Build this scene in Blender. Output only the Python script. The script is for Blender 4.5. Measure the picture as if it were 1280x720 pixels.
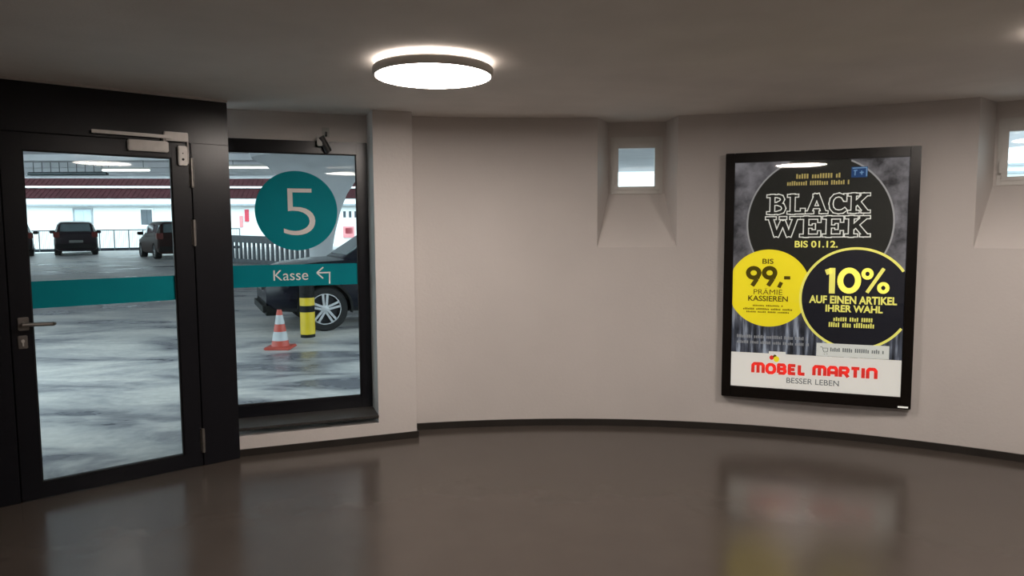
import bpy, bmesh, math, random
from mathutils import Vector, Matrix
random.seed(4)
for o in list(bpy.data.objects): bpy.data.objects.remove(o)
S = bpy.context.scene
COL = S.collection

# ------------------------------------------------------------------ camera
F, PITCH, ROLL, EYE = 868.8, math.radians(4.75), -.00552, 1.64
fw = Vector((0, math.cos(PITCH), -math.sin(PITCH))); up0 = Vector((0, math.sin(PITCH), math.cos(PITCH))); rt0 = Vector((1, 0, 0))
rt = rt0*math.cos(ROLL) + up0*math.sin(ROLL); up = up0*math.cos(ROLL) - rt0*math.sin(ROLL)
cam = bpy.data.cameras.new('camera'); cam.sensor_width = 36; cam.lens = F/1280*36; cam.clip_end = 400; cam.clip_start = .05
co = bpy.data.objects.new('camera', cam); COL.objects.link(co)
m = Matrix.Identity(4)
for i, v in enumerate((rt, up, -fw)):
    for j in range(3): m[j][i] = v[j]
m[2][3] = EYE
co.matrix_world = m
S.camera = co

# ------------------------------------------------------------------ world: overcast daylight
W = bpy.data.worlds.new('overcast_sky'); S.world = W; W.use_nodes = True
bg = W.node_tree.nodes['Background']; bg.inputs[0].default_value = (.76, .93, 1.0, 1); bg.inputs[1].default_value = 4.0
S.view_settings.view_transform = 'Standard'; S.view_settings.look = 'None'
S.view_settings.exposure = 0; S.view_settings.gamma = 1; S.view_settings.use_curve_mapping = False
LAMP_POWER = 43.0
LAMP_HALO = 6.0
LAMP_COL = (1, .885, .80)

# ------------------------------------------------------------------ pixel helpers
def ray(x, y): return fw + rt*((x-640)/F) + up*((360-y)/F)
def on_z(x, y, z):
    d = ray(x, y); return Vector((0, 0, EYE)) + d*((z-EYE)/d.z)
def at_depth(x, Y, y=300):
    d = ray(x, y); return d.x*Y/d.y
class Frame:                       # a vertical plane through ground points p, q: local x along, y outward, z up
    def __init__(s, p, q):
        s.p = Vector((p[0], p[1])); d = Vector((q[0]-p[0], q[1]-p[1])); s.len = d.length; s.d = d.normalized(); s.n = Vector((-s.d.y, s.d.x)); s.a = math.atan2(d.y, d.x)
    def w(s, x, y, z=0): v = s.p + s.d*x + s.n*y; return Vector((v.x, v.y, z))
    def px(s, x, y, dep=0):        # pixel -> (along, height) on the plane set back by dep
        r = ray(x, y); o = s.p + s.n*dep
        t = (s.n.x*o.x + s.n.y*o.y)/(s.n.x*r.x + s.n.y*r.y); h = r*t
        v = Vector((h.x, h.y)) - s.p
        return v.dot(s.d), h.z+EYE
C = Vector((.3724, .1096)); R = 5.642; ZC = 2.549
def ring(th, r, z=0): return Vector((C.x + r*math.sin(th), C.y + r*math.cos(th), z))
def rad(a): return math.radians(a)
def deckz(y): return -.01 + .026*max(0, y-5.9)

# ------------------------------------------------------------------ materials
def mat(name, col, rough=.6, metal=0, noise=None, bump=0, bscale=60, rvar=0, emit=None, spec=.5):
    M = bpy.data.materials.new(name); M.use_nodes = True; nt = M.node_tree; b = nt.nodes['Principled BSDF']
    b.inputs['Base Color'].default_value = (*col, 1); b.inputs['Roughness'].default_value = rough; b.inputs['Metallic'].default_value = metal
    b.inputs['Specular IOR Level'].default_value = spec
    tc = nt.nodes.new('ShaderNodeTexCoord')
    if noise:
        sc, amt = noise[:2]
        n = nt.nodes.new('ShaderNodeTexNoise'); n.inputs['Scale'].default_value = sc; n.inputs['Detail'].default_value = 6
        nt.links.new(tc.outputs['Object'], n.inputs['Vector'])
        mx = nt.nodes.new('ShaderNodeMix'); mx.data_type = 'RGBA'
        mx.inputs[6].default_value = (*[c*(1-amt) for c in col], 1); mx.inputs[7].default_value = (*[min(1, c*(1+amt)) for c in col], 1)
        rp = nt.nodes.new('ShaderNodeMapRange'); rp.inputs[1].default_value = .3; rp.inputs[2].default_value = .7
        nt.links.new(n.outputs[0], rp.inputs[0]); nt.links.new(rp.outputs[0], mx.inputs[0]); nt.links.new(mx.outputs[2], b.inputs['Base Color'])
        if rvar:
            r2 = nt.nodes.new('ShaderNodeMapRange'); r2.inputs[1].default_value = .3; r2.inputs[2].default_value = .7
            r2.inputs[3].default_value = rough-rvar; r2.inputs[4].default_value = rough+rvar
            nt.links.new(n.outputs[0], r2.inputs[0]); nt.links.new(r2.outputs[0], b.inputs['Roughness'])
    if bump:
        n2 = nt.nodes.new('ShaderNodeTexNoise'); n2.inputs['Scale'].default_value = bscale; n2.inputs['Detail'].default_value = 4
        nt.links.new(tc.outputs['Object'], n2.inputs['Vector'])
        bp = nt.nodes.new('ShaderNodeBump'); bp.inputs['Strength'].default_value = bump; bp.inputs['Distance'].default_value = .01
        nt.links.new(n2.outputs[0], bp.inputs['Height']); nt.links.new(bp.outputs[0], b.inputs['Normal'])
    if emit:
        b.inputs['Emission Color'].default_value = (*(emit[1] if len(emit) > 1 else col), 1); b.inputs['Emission Strength'].default_value = emit[0]
    return M
def glass_mat(name, tint=(1, 1, 1), ior=1.45):
    M = bpy.data.materials.new(name); M.use_nodes = True; nt = M.node_tree; nt.nodes.remove(nt.nodes['Principled BSDF'])
    out = nt.nodes['Material Output']; t = nt.nodes.new('ShaderNodeBsdfTransparent'); t.inputs[0].default_value = (*tint, 1)
    g = nt.nodes.new('ShaderNodeBsdfGlossy'); g.inputs['Roughness'].default_value = .02; fr = nt.nodes.new('ShaderNodeFresnel'); fr.inputs[0].default_value = ior
    mx = nt.nodes.new('ShaderNodeMixShader'); nt.links.new(fr.outputs[0], mx.inputs[0]); nt.links.new(t.outputs[0], mx.inputs[1]); nt.links.new(g.outputs[0], mx.inputs[2]); nt.links.new(mx.outputs[0], out.inputs[0])
    return M
M = {}
M['wall'] = mat('wall_paint', (.70, .66, .635), .75, noise=(1.3, .035), bump=.12, bscale=45)
M['ceiling'] = mat('ceiling_paint', (.80, .77, .735), .8, noise=(2.2, .05), bump=.1, bscale=60)
M['floor'] = mat('floor_vinyl', (.072, .059, .050), .20, noise=(3, .06), bump=.012, bscale=140, rvar=.03)
M['base'] = mat('baseboard_rubber', (.022, .018, .015), .5, noise=(6, .15))
M['metal'] = mat('anthracite_metal', (.007, .0075, .011), .27, 0, noise=(30, .12), spec=.45)
M['gasket'] = mat('black_gasket', (.006, .006, .007), .7, noise=(20, .1))
M['steel'] = mat('brushed_steel', (.30, .28, .26), .34, .8, noise=(40, .1))
M['alu'] = mat('silver_paint', (.62, .59, .56), .4, .3, noise=(30, .05))
M['sill'] = mat('sill_stone', (.045, .043, .04), .35, noise=(25, .25))
M['pvc'] = mat('window_plastic', (.74, .73, .70), .45, noise=(8, .03))
M['glass'] = glass_mat('clear_glass', (.97, 1, .99), 1.3)
M['poster_glass'] = glass_mat('poster_glass', (1, 1, 1), 1.5)
M['teal'] = mat('teal_film', (.0, .26, .31), .6, noise=(3, .06), spec=.12)
M['decal'] = mat('grey_film', (.82, .80, .78), .5, noise=(5, .03))
M['white_film'] = mat('white_film', (.85, .90, .90), .5, noise=(5, .03))
M['lamp_body'] = mat('lamp_housing', (.72, .68, .64), .45, noise=(10, .04))
M['lamp_disc'] = mat('lamp_diffuser', (.9, .9, .9), .5, emit=(LAMP_POWER, LAMP_COL))
M['lamp_halo'] = mat('lamp_backlight', (.9, .9, .9), .5, emit=(LAMP_HALO, LAMP_COL))
M['sensor_dark'] = mat('sensor_black', (.04, .04, .04), .35, noise=(20, .1))
M['sensor_light'] = mat('sensor_white', (.55, .55, .52), .45, noise=(20, .05))

# wet concrete deck
def deck_mat():
    Mt = bpy.data.materials.new('wet_concrete'); Mt.use_nodes = True; nt = Mt.node_tree; b = nt.nodes['Principled BSDF']; L = nt.links.new
    tc = nt.nodes.new('ShaderNodeTexCoord'); mp = nt.nodes.new('ShaderNodeMapping'); mp.inputs['Scale'].default_value = (.35, .9, 1); mp.inputs['Rotation'].default_value = (0, 0, .3); L(tc.outputs['Object'], mp.inputs[0])
    n = nt.nodes.new('ShaderNodeTexNoise'); n.inputs['Scale'].default_value = 1.5; n.inputs['Detail'].default_value = 8; n.inputs['Roughness'].default_value = .62; n.inputs['Distortion'].default_value = .6; L(mp.outputs[0], n.inputs[0])
    cr = nt.nodes.new('ShaderNodeValToRGB'); e = cr.color_ramp.elements
    e[0].position = .40; e[0].color = (.15, .15, .17, 1); e[1].position = .60; e[1].color = (.54, .51, .49, 1)
    k = e.new(.49); k.color = (.37, .36, .365, 1); L(n.outputs[0], cr.inputs[0])
    n3 = nt.nodes.new('ShaderNodeTexNoise'); n3.inputs['Scale'].default_value = 14; n3.inputs['Detail'].default_value = 5; L(tc.outputs['Object'], n3.inputs[0])
    mr = nt.nodes.new('ShaderNodeMapRange'); mr.inputs[3].default_value = .8; mr.inputs[4].default_value = 1.2; L(n3.outputs[0], mr.inputs[0])
    mx = nt.nodes.new('ShaderNodeMix'); mx.data_type = 'RGBA'; mx.blend_type = 'MULTIPLY'; mx.inputs[0].default_value = 1; L(cr.outputs[0], mx.inputs[6]); L(mr.outputs[0], mx.inputs[7]); L(mx.outputs[2], b.inputs['Base Color'])
    r = nt.nodes.new('ShaderNodeMapRange'); r.inputs[1].default_value = .36; r.inputs[2].default_value = .6; r.inputs[3].default_value = .22; r.inputs[4].default_value = .6; L(n.outputs[0], r.inputs[0]); L(r.outputs[0], b.inputs['Roughness']); b.inputs['Specular IOR Level'].default_value = .2
    bp = nt.nodes.new('ShaderNodeBump'); bp.inputs['Strength'].default_value = .15; bp.inputs['Distance'].default_value = .01; L(n3.outputs[0], bp.inputs['Height']); L(bp.outputs[0], b.inputs['Normal'])
    return Mt
M['deck'] = deck_mat()
M['concrete'] = mat('white_painted_concrete', (.62, .63, .66), .7, noise=(2, .06), bump=.1, bscale=20)
M['slab'] = mat('slab_concrete', (.88, .88, .92), .8, noise=(1.5, .06), bump=.1, bscale=10)
M['facade'] = mat('white_render', (.86, .90, .90), .8, noise=(.6, .03))
M['roof'] = mat('red_roof_tile', (.030, .009, .011), .95, noise=(4, .3), spec=.08)
M['gutter'] = mat('grey_gutter', (.30, .33, .36), .5, noise=(4, .1))
M['fascia'] = mat('white_fascia', (.88, .9, .9), .6, noise=(4, .03))
M['red'] = mat('red_panel', (.62, .05, .09), .5, noise=(3, .08))
M['pink'] = mat('pale_red_panel', (.75, .28, .30), .5, noise=(3, .08))
M['winglass'] = mat('far_window_glass', (.06, .08, .10), .12, noise=(2, .2))
M['blind'] = mat('pale_blind', (.52, .62, .66), .6, noise=(3, .05))
M['rail'] = mat('grey_steel_rail', (.20, .23, .25), .5, .3, noise=(5, .1))
M['rail_dark'] = mat('dark_steel_slat', (.06, .07, .085), .5, .3, noise=(5, .2))
M['tube'] = mat('fluorescent_tube', (.9, .9, .9), .4, emit=(3.0, (1, .98, .92)))
M['tray'] = mat('galvanised_tray', (.13, .16, .17), .5, .4, noise=(4, .2))
M['carblack'] = mat('black_car_paint', (.005, .006, .012), .2, noise=(3, .15), spec=.3)
M['cardark'] = mat('dark_purple_car_paint', (.016, .010, .014), .3, noise=(3, .15), spec=.25)
M['carbrown'] = mat('dark_brown_car_paint', (.024, .010, .009), .5, noise=(3, .15), spec=.15)
M['carglass'] = mat('car_glass', (.16, .20, .21), .06, .6, noise=(3, .1))
M['plastic'] = mat('black_plastic', (.006, .006, .006), .6, noise=(9, .15), spec=.25)
M['tyre'] = mat('tyre_rubber', (.006, .006, .007), .8, noise=(20, .15))
M['rim'] = mat('alloy_rim', (.62, .63, .66), .25, .8, noise=(10, .06))
M['rimdark'] = mat('dark_rim_barrel', (.02, .02, .025), .4, .5, noise=(10, .1))
M['taillight'] = mat('tail_light_lens', (.11, .010, .006), .35, noise=(9, .1), spec=.25)
M['headlight'] = mat('headlight_lens', (.55, .58, .62), .08, .4, noise=(9, .1))
M['plate'] = mat('number_plate', (.16, .16, .15), .5, noise=(9, .04))
M['chrome'] = mat('chrome_trim', (.7, .7, .72), .12, 1, noise=(9, .05))
M['yellow'] = mat('yellow_reflective', (.62, .44, .015), .4, noise=(7, .07))
M['black'] = mat('black_reflective', (.005, .005, .005), .6, noise=(7, .1), spec=.2)
M['cone_red'] = mat('cone_orange_red', (.42, .06, .04), .5, noise=(7, .15))
M['cone_white'] = mat('cone_white', (.42, .43, .45), .5, noise=(7, .1))

# poster print: backlit film
def pr(name, col, e, noise=None): return mat(name, col, .5, noise=noise, emit=(e*1.25, col), spec=.3)
def poster_bg():
    Mt = bpy.data.materials.new('poster_cloud_print'); Mt.use_nodes = True; nt = Mt.node_tree; b = nt.nodes['Principled BSDF']; L = nt.links.new
    tc = nt.nodes.new('ShaderNodeTexCoord')
    n = nt.nodes.new('ShaderNodeTexNoise'); n.inputs['Scale'].default_value = 4; n.inputs['Detail'].default_value = 9; n.inputs['Roughness'].default_value = .7; L(tc.outputs['Object'], n.inputs[0])
    cr = nt.nodes.new('ShaderNodeValToRGB'); e = cr.color_ramp.elements; e[0].position = .35; e[0].color = (.010, .0105, .013, 1); e[1].position = .66; e[1].color = (.19, .185, .20, 1); L(n.outputs[0], cr.inputs[0])
    mp = nt.nodes.new('ShaderNodeMapping'); mp.inputs['Scale'].default_value = (26, 1, 2.6); L(tc.outputs['Object'], mp.inputs[0])
    n2 = nt.nodes.new('ShaderNodeTexNoise'); n2.inputs['Scale'].default_value = 1; n2.inputs['Detail'].default_value = 7; L(mp.outputs[0], n2.inputs[0])
    c2 = nt.nodes.new('ShaderNodeValToRGB'); e = c2.color_ramp.elements; e[0].position = .38; e[0].color = (.012, .014, .018, 1); e[1].position = .64; e[1].color = (.30, .33, .38, 1); k = e.new(.53); k.color = (.07, .078, .10, 1); L(n2.outputs[0], c2.inputs[0])
    sp = nt.nodes.new('ShaderNodeSeparateXYZ'); L(tc.outputs['Object'], sp.inputs[0])
    mr = nt.nodes.new('ShaderNodeMapRange'); mr.inputs[1].default_value = 1.15; mr.inputs[2].default_value = .85; L(sp.outputs[2], mr.inputs[0])
    mx = nt.nodes.new('ShaderNodeMix'); mx.data_type = 'RGBA'; L(mr.outputs[0], mx.inputs[0]); L(cr.outputs[0], mx.inputs[6]); L(c2.outputs[0], mx.inputs[7])
    L(mx.outputs[2], b.inputs['Base Color']); L(mx.outputs[2], b.inputs['Emission Color']); b.inputs['Emission Strength'].default_value = .8; b.inputs['Roughness'].default_value = .5
    return Mt
M['p_bg'] = poster_bg()
M['p_dark'] = pr('poster_dark_print', (.016, .0165, .014), .5, (7, .25))
M['p_dark2'] = pr('poster_ring_dark_print', (.013, .0135, .019), .5, (9, .25))
M['p_grey'] = pr('poster_grey_ring_print', (.30, .30, .30), .5)
M['p_white'] = pr('poster_white_print', (.70, .70, .64), .5)
M['p_panel'] = pr('poster_white_panel_print', (.68, .65, .59), .62, (3, .03))
M['p_yellow'] = pr('poster_yellow_print', (.80, .66, .02), .6)
M['p_pale'] = pr('poster_pale_yellow_print', (.80, .74, .16), .6)
M['p_gold'] = pr('poster_gold_print', (.45, .36, .12), .5)
M['p_brown'] = pr('poster_olive_print', (.10, .075, .004), .4)
M['p_red'] = pr('poster_red_print', (.70, .035, .025), .55)
M['p_text'] = pr('poster_grey_text_print', (.16, .17, .17), .5)
M['p_blue'] = pr('poster_blue_print', (.012, .05, .15), .5)
M['p_blue2'] = pr('poster_light_blue_print', (.15, .28, .45), .5)
M['p_frame'] = mat('poster_frame_black', (.008, .006, .005), .3, 0, noise=(20, .15), spec=.3)

# ------------------------------------------------------------------ mesh helpers
class MB:
    def __init__(s): s.v = []; s.f = []; s.smooth = False
    def add(s, vs, fs):
        k = len(s.v); s.v += [tuple(v) for v in vs]; s.f += [tuple(i+k for i in f) for f in fs]; return s
    def box(s, x0, x1, y0, y1, z0, z1):
        return s.add([(x0,y0,z0),(x1,y0,z0),(x1,y1,z0),(x0,y1,z0),(x0,y0,z1),(x1,y0,z1),(x1,y1,z1),(x0,y1,z1)],
                     [(0,3,2,1),(4,5,6,7),(0,1,5,4),(1,2,6,5),(2,3,7,6),(3,0,4,7)])
    def bbox(s, x0, x1, y0, y1, z0, z1, b=.003):       # bevelled box
        bm = bmesh.new(); bmesh.ops.create_cube(bm, size=1)
        for v in bm.verts: v.co = ((x0+x1)/2+v.co.x*(x1-x0), (y0+y1)/2+v.co.y*(y1-y0), (z0+z1)/2+v.co.z*(z1-z0))
        bmesh.ops.bevel(bm, geom=bm.edges[:], offset=b, segments=2, affect='EDGES')
        bm.verts.index_update(); s.add([v.co.copy() for v in bm.verts], [[v.index for v in f.verts] for f in bm.faces]); bm.free(); return s
    def prism(s, pts, z0, z1):                       # plan polygon
        n = len(pts); return s.add([(p[0],p[1],z0) for p in pts]+[(p[0],p[1],z1) for p in pts], [tuple(range(n))[::-1], tuple(range(n,2*n))]+[(i,(i+1)%n,n+(i+1)%n,n+i) for i in range(n)])
    def tube(s, a, b, r, n=12, r2=None):
        a, b = Vector(a), Vector(b); d = (b-a).normalized(); u = d.orthogonal().normalized(); w = d.cross(u); r2 = r if r2 is None else r2
        vs = []
        for p, q in ((a, r), (b, r2)):
            for i in range(n):
                t = 2*math.pi*i/n; vs.append(p+u*q*math.cos(t)+w*q*math.sin(t))
        return s.add(vs, [(i,(i+1)%n,n+(i+1)%n,n+i) for i in range(n)]+[tuple(range(n))[::-1], tuple(range(n,2*n))])
    def lathe(s, prof, n=32, axis='z', c=(0,0,0), close=False):
        vs = []
        for r, h in prof:
            for i in range(n):
                t = 2*math.pi*i/n; a, b = r*math.cos(t), r*math.sin(t)
                vs.append((c[0]+a, c[1]+b, c[2]+h) if axis == 'z' else (c[0]+a, c[1]+h, c[2]+b))
        k = len(prof); fs = []
        for j in range(k-1 if not close else k):
            for i in range(n):
                q = (i+1) % n; jj = (j+1) % k; fs.append((j*n+i, j*n+q, jj*n+q, jj*n+i))
        if not close:
            if prof[0][0] > 1e-6: fs.append(tuple(range(n))[::-1])
            if prof[-1][0] > 1e-6: fs.append(tuple(range((k-1)*n, k*n)))
        return s.add(vs, fs)
    def flat(s, pts, y): return s.add([(p[0], y, p[1]) for p in pts], [tuple(range(len(pts)))])   # polygon in a local x/z plane
    def disc(s, cx, cz, rx, rz, y, n=72, clip=None):
        pts = [(cx+rx*math.cos(2*math.pi*i/n), cz+rz*math.sin(2*math.pi*i/n)) for i in range(n)]
        if clip: pts = [(min(max(x, clip[0]), clip[1]), min(max(z, clip[2]), clip[3])) for x, z in pts]
        return s.flat(pts, y)
    def ringflat(s, cx, cz, rx, rz, w, y, clip, n=160):
        ok = lambda p: clip[0]-1e-6 <= p[0] <= clip[1]+1e-6 and clip[2]-1e-6 <= p[1] <= clip[3]+1e-6
        for i in range(n):
            t0, t1 = 2*math.pi*i/n, 2*math.pi*(i+1)/n; q = []
            for t, k in ((t0, 0), (t1, 0), (t1, w), (t0, w)): q.append((cx+(rx-k)*math.cos(t), cz+(rz-k)*math.sin(t)))
            if all(ok(p) for p in q): s.flat(q, y)
        return s
    def build(s, name, material, parent=None, smooth=False, loc=None, rotz=None, sharp=38):
        me = bpy.data.meshes.new(name); me.from_pydata(s.v, [], s.f); me.materials.append(M[material])
        bm = bmesh.new(); bm.from_mesh(me); bmesh.ops.remove_doubles(bm, verts=bm.verts[:], dist=1e-6)
        if all(len(f.verts) for f in bm.faces) and not s.smooth_off(): bmesh.ops.recalc_face_normals(bm, faces=bm.faces[:])
        bm.to_mesh(me); bm.free()
        if smooth:
            for p in me.polygons: p.use_smooth = True
            try: me.set_sharp_from_angle(angle=rad(sharp))
            except Exception: pass
        o = bpy.data.objects.new(name, me); COL.objects.link(o)
        if parent: o.parent = parent
        if loc is not None: o.location = loc
        if rotz is not None: o.rotation_euler = (0, 0, rotz)
        return o
    def smooth_off(s): return s.smooth == 'keep'
def keep():
    b = MB(); b.smooth = 'keep'; return b
def empty(name, loc=(0,0,0), rotz=0, parent=None):
    o = bpy.data.objects.new(name, None); COL.objects.link(o); o.location = loc; o.rotation_euler = (0, 0, rotz); o.empty_display_size = .1
    if parent: o.parent = parent
    return o
def tag(o, label=None, cat=None, group=None, kind=None):
    for k, v in (('label', label), ('category', cat), ('group', group), ('kind', kind)):
        if v: o[k] = v
    return o
def struct(o): o['kind'] = 'structure'; return o
def copy_tree(o, parent=None):
    c = o.copy(); COL.objects.link(c); c.parent = parent
    for ch in list(o.children): copy_tree(ch, c)
    return c
_font_tmp = []
def text_mesh(s, bold=0):
    cu = bpy.data.curves.new('t', 'FONT'); cu.body = s; cu.offset = bold; cu.resolution_u = 6
    ob = bpy.data.objects.new('t', cu); COL.objects.link(ob)
    dg = bpy.context.evaluated_depsgraph_get(); me = bpy.data.meshes.new_from_object(ob.evaluated_get(dg))
    bpy.data.objects.remove(ob); bpy.data.curves.remove(cu)
    v = [tuple(x.co) for x in me.vertices]; f = [tuple(p.vertices) for p in me.polygons]; bpy.data.meshes.remove(me)
    return v, f
def text(name, s, x0, x1, z0, z1, y, material, parent, bold=0, label=None):
    v, f = text_mesh(s, bold)
    ax, bx = min(p[0] for p in v), max(p[0] for p in v); ay, by = min(p[1] for p in v), max(p[1] for p in v)
    b = keep(); b.add([(x0+(p[0]-ax)/(bx-ax)*(x1-x0), y, z0+(p[1]-ay)/(by-ay)*(z1-z0)) for p in v], f)
    o = b.build(name, material, parent)
    if label: o['label'] = label
    return o

# ================================================================== THE ROOM
A = on_z(28, 629, 0); B = on_z(300, 573, 0); DF = Frame(A, B)                    # door plane
W0 = on_z(302, 562, .05); W2 = on_z(520, 539, .05); WF = Frame(W0, W2)            # window wall plane
thA = rad(-44); thB = rad(-24)
pts = [ring(rad(-12+i*(328/90)), 5.86) for i in range(91)]
pts += [DF.w(-.40, .07), DF.w(1.36, .07), WF.w(-.1, .40), WF.w(1.30, .40)]
struct(MB().prism([(p.x, p.y) for p in pts], -.15, 0).build('floor', 'floor'))
struct(MB().prism([(ring(rad(i*3), 5.95).x, ring(rad(i*3), 5.95).y) for i in range(120)], ZC, ZC+.25).build('ceiling', 'ceiling'))

# curved wall with two splayed window niches that rise to the ceiling
ND = .30                                                        # niche depth
NZ0 = 1.495                                                     # where the sloping sill meets the wall
n_l, n_r = rad(3.37), rad(9.88); f_l, f_r = rad(4.45), rad(9.05)
g_l, g_r = rad(5.26), rad(8.22); FZ0, FZ1, GZ0, GZ1 = 1.945, 2.426, 2.007, 2.330
STEP = rad(27.66)
def curved_wall(t0, t1, niches):
    b = MB(); cuts = [t0]
    t = t0
    edges = sorted([k+n_l for k in niches]+[k+n_r for k in niches])
    while t < t1-1e-6:
        nt = t+rad(1.5)
        for e in edges:
            if t+1e-6 < e < nt: nt = e; break
        nt = min(nt, t1); cuts.append(nt); t = nt
    RO = R+ND+.10
    def quad(*p): b.add(p, [(0,1,2,3)])
    for a, c in zip(cuts, cuts[1:]):
        mid = (a+c)/2; inn = [k for k in niches if k+n_l < mid < k+n_r]
        top = NZ0 if inn else ZC
        quad(ring(a,R,0), ring(c,R,0), ring(c,R,top), ring(a,R,top))
        quad(ring(c,R,0), ring(a,R,0), ring(a,RO,0), ring(c,RO,0))
        if not inn: quad(ring(a,R,ZC), ring(c,R,ZC), ring(c,RO,ZC), ring(a,RO,ZC)); quad(ring(c,RO,0), ring(a,RO,0), ring(a,RO,ZC), ring(c,RO,ZC))
    for t in (t0, t1): quad(ring(t,R,0), ring(t,RO,0), ring(t,RO,ZC), ring(t,R,ZC))
    for k in niches:
        RI = R+ND
        P = lambda th, r, z: ring(k+th, r, z)
        # splayed sides, sloping sill
        quad(P(n_l,R,NZ0), P(n_l,R,ZC), P(f_l,RI,ZC), P(f_l,RI,FZ0)); quad(P(n_r,R,NZ0), P(f_r,RI,FZ0), P(f_r,RI,ZC), P(n_r,R,ZC))
        arc = [n_l + (n_r-n_l)*i/4 for i in range(5)]
        arc = [n_l]+[c-k for c in cuts if k+n_l+1e-6 < c < k+n_r-1e-6]+[n_r]
        n = len(arc)
        for i in range(n-1):
            u0, u1 = i/(n-1), (i+1)/(n-1)
            q0, q1 = P(f_l,RI,FZ0).lerp(P(f_r,RI,FZ0), u0), P(f_l,RI,FZ0).lerp(P(f_r,RI,FZ0), u1)
            quad(P(arc[i],R,NZ0), P(arc[i+1],R,NZ0), q1, q0)
        # back panel around the opening (opening runs through to outside)
        G0, G1 = P(f_l,RI,0), P(f_r,RI,0); 
        def bp(u, z, r=0): v = G0.lerp(G1, u); d = Vector((v.x-C.x, v.y-C.y, 0)).normalized()*r; return Vector((v.x+d.x, v.y+d.y, z))
        u0, u1 = .06, .94; z0, z1 = FZ0+.02, FZ1-.01
        for r in (0, .10):
            quad(bp(0,FZ0,r), bp(u0,z0,r), bp(u0,z1,r), bp(0,ZC,r)); quad(bp(1,FZ0,r), bp(u1,z0,r), bp(u1,z1,r), bp(1,ZC,r))
            quad(bp(0,FZ0,r), bp(1,FZ0,r), bp(u1,z0,r), bp(u0,z0,r)); quad(bp(u0,z1,r), bp(u1,z1,r), bp(1,ZC,r), bp(0,ZC,r))
        for (ua, za), (ub, zb) in (((u0,z0),(u1,z0)), ((u1,z0),(u1,z1)), ((u1,z1),(u0,z1)), ((u0,z1),(u0,z0))):
            quad(bp(ua,za), bp(ub,zb), bp(ub,zb,.1), bp(ua,za,.1))
        # outer skin below and beside the panel
        quad(P(n_l,RO,0), P(n_r,RO,0), bp(1,FZ0,.1), bp(0,FZ0,.1)); quad(P(n_l,RO,0), bp(0,FZ0,.1), bp(0,ZC,.1), P(n_l,RO,ZC)); quad(P(n_r,RO,0), P(n_r,RO,ZC), bp(1,ZC,.1), bp(1,FZ0,.1))
        quad(P(n_l,R,ZC), P(n_l,RO,ZC), bp(0,ZC,.1), bp(0,ZC)); quad(P(n_r,R,ZC), P(n_r,RO,ZC), bp(1,ZC,.1), bp(1,ZC))
    return b
TH0 = rad(-11.95)
struct(curved_wall(TH0, rad(62), (0, STEP)).build('wall_back', 'wall', smooth=True, sharp=8))
def ring_wall(t0, t1, r0, r1, z0, z1, step=2.5):
    n = max(2, int(abs(t1-t0)/rad(step))); b = MB()
    a = [ring(t0+(t1-t0)*i/n, r0) for i in range(n+1)]; c = [ring(t0+(t1-t0)*i/n, r1) for i in range(n+1)]
    for i in range(n):
        b.add([(p.x,p.y,z) for z in (z0, z1) for p in (a[i], a[i+1], c[i+1], c[i])], [(0,1,5,4),(2,3,7,6),(0,3,2,1),(4,5,6,7)])
    b.add([(a[0].x,a[0].y,z0),(c[0].x,c[0].y,z0),(c[0].x,c[0].y,z1),(a[0].x,a[0].y,z1)], [(0,1,2,3)])
    b.add([(a[n].x,a[n].y,z0),(c[n].x,c[n].y,z0),(c[n].x,c[n].y,z1),(a[n].x,a[n].y,z1)], [(0,1,2,3)])
    return b
struct(ring_wall(rad(62), rad(180), R, R+.4, 0, ZC).build('wall_right', 'wall', smooth=True))
EL = DF.w(-.42, 0); thL = math.atan2(EL.x-C.x, EL.y-C.y); rL = (Vector((EL.x, EL.y))-C).length
struct(ring_wall(rad(180), 2*math.pi+thL+rad(1), R-.35, R+.4, 0, ZC).build('wall_left', 'wall', smooth=True))
# window wall: pier, low wall under the sill, panel over the window
b = MB()
for (x0, x1, y0, y1, z0, z1) in ((1.003, 1.303, 0, .5, 0, ZC), (-.12, 1.003, 0, .42, 0, .145), (-.12, 1.003, .30, .42, 2.287, ZC)):
    q = [WF.w(x0,y0), WF.w(x1,y0), WF.w(x1,y1), WF.w(x0,y1)]; b.prism([(p.x, p.y) for p in q], z0, z1)
struct(b.build('wall_entrance', 'wall'))
# baseboards
struct(ring_wall(TH0, rad(62), R-.014, R+.01, 0, .055, 1.5).build('baseboard_back', 'base'))
struct(ring_wall(rad(62), rad(180), R-.014, R+.01, 0, .055).build('baseboard_right', 'base'))
q = [WF.w(-.02,-.013), WF.w(1.303,-.013), WF.w(1.316,-.013), WF.w(1.316,.21), WF.w(1.303,.21), WF.w(1.303,.005), WF.w(-.02,.005)]
struct(MB().prism([(p.x, p.y) for p in q], 0, .052).build('baseboard_entrance', 'base'))
q = [DF.w(-.42,-.012), DF.w(1.30,-.012), DF.w(1.30,.01), DF.w(-.42,.01)]
struct(MB().prism([(p.x, p.y) for p in q], ZC-.014, ZC).build('trim_1', 'alu'))

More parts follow.
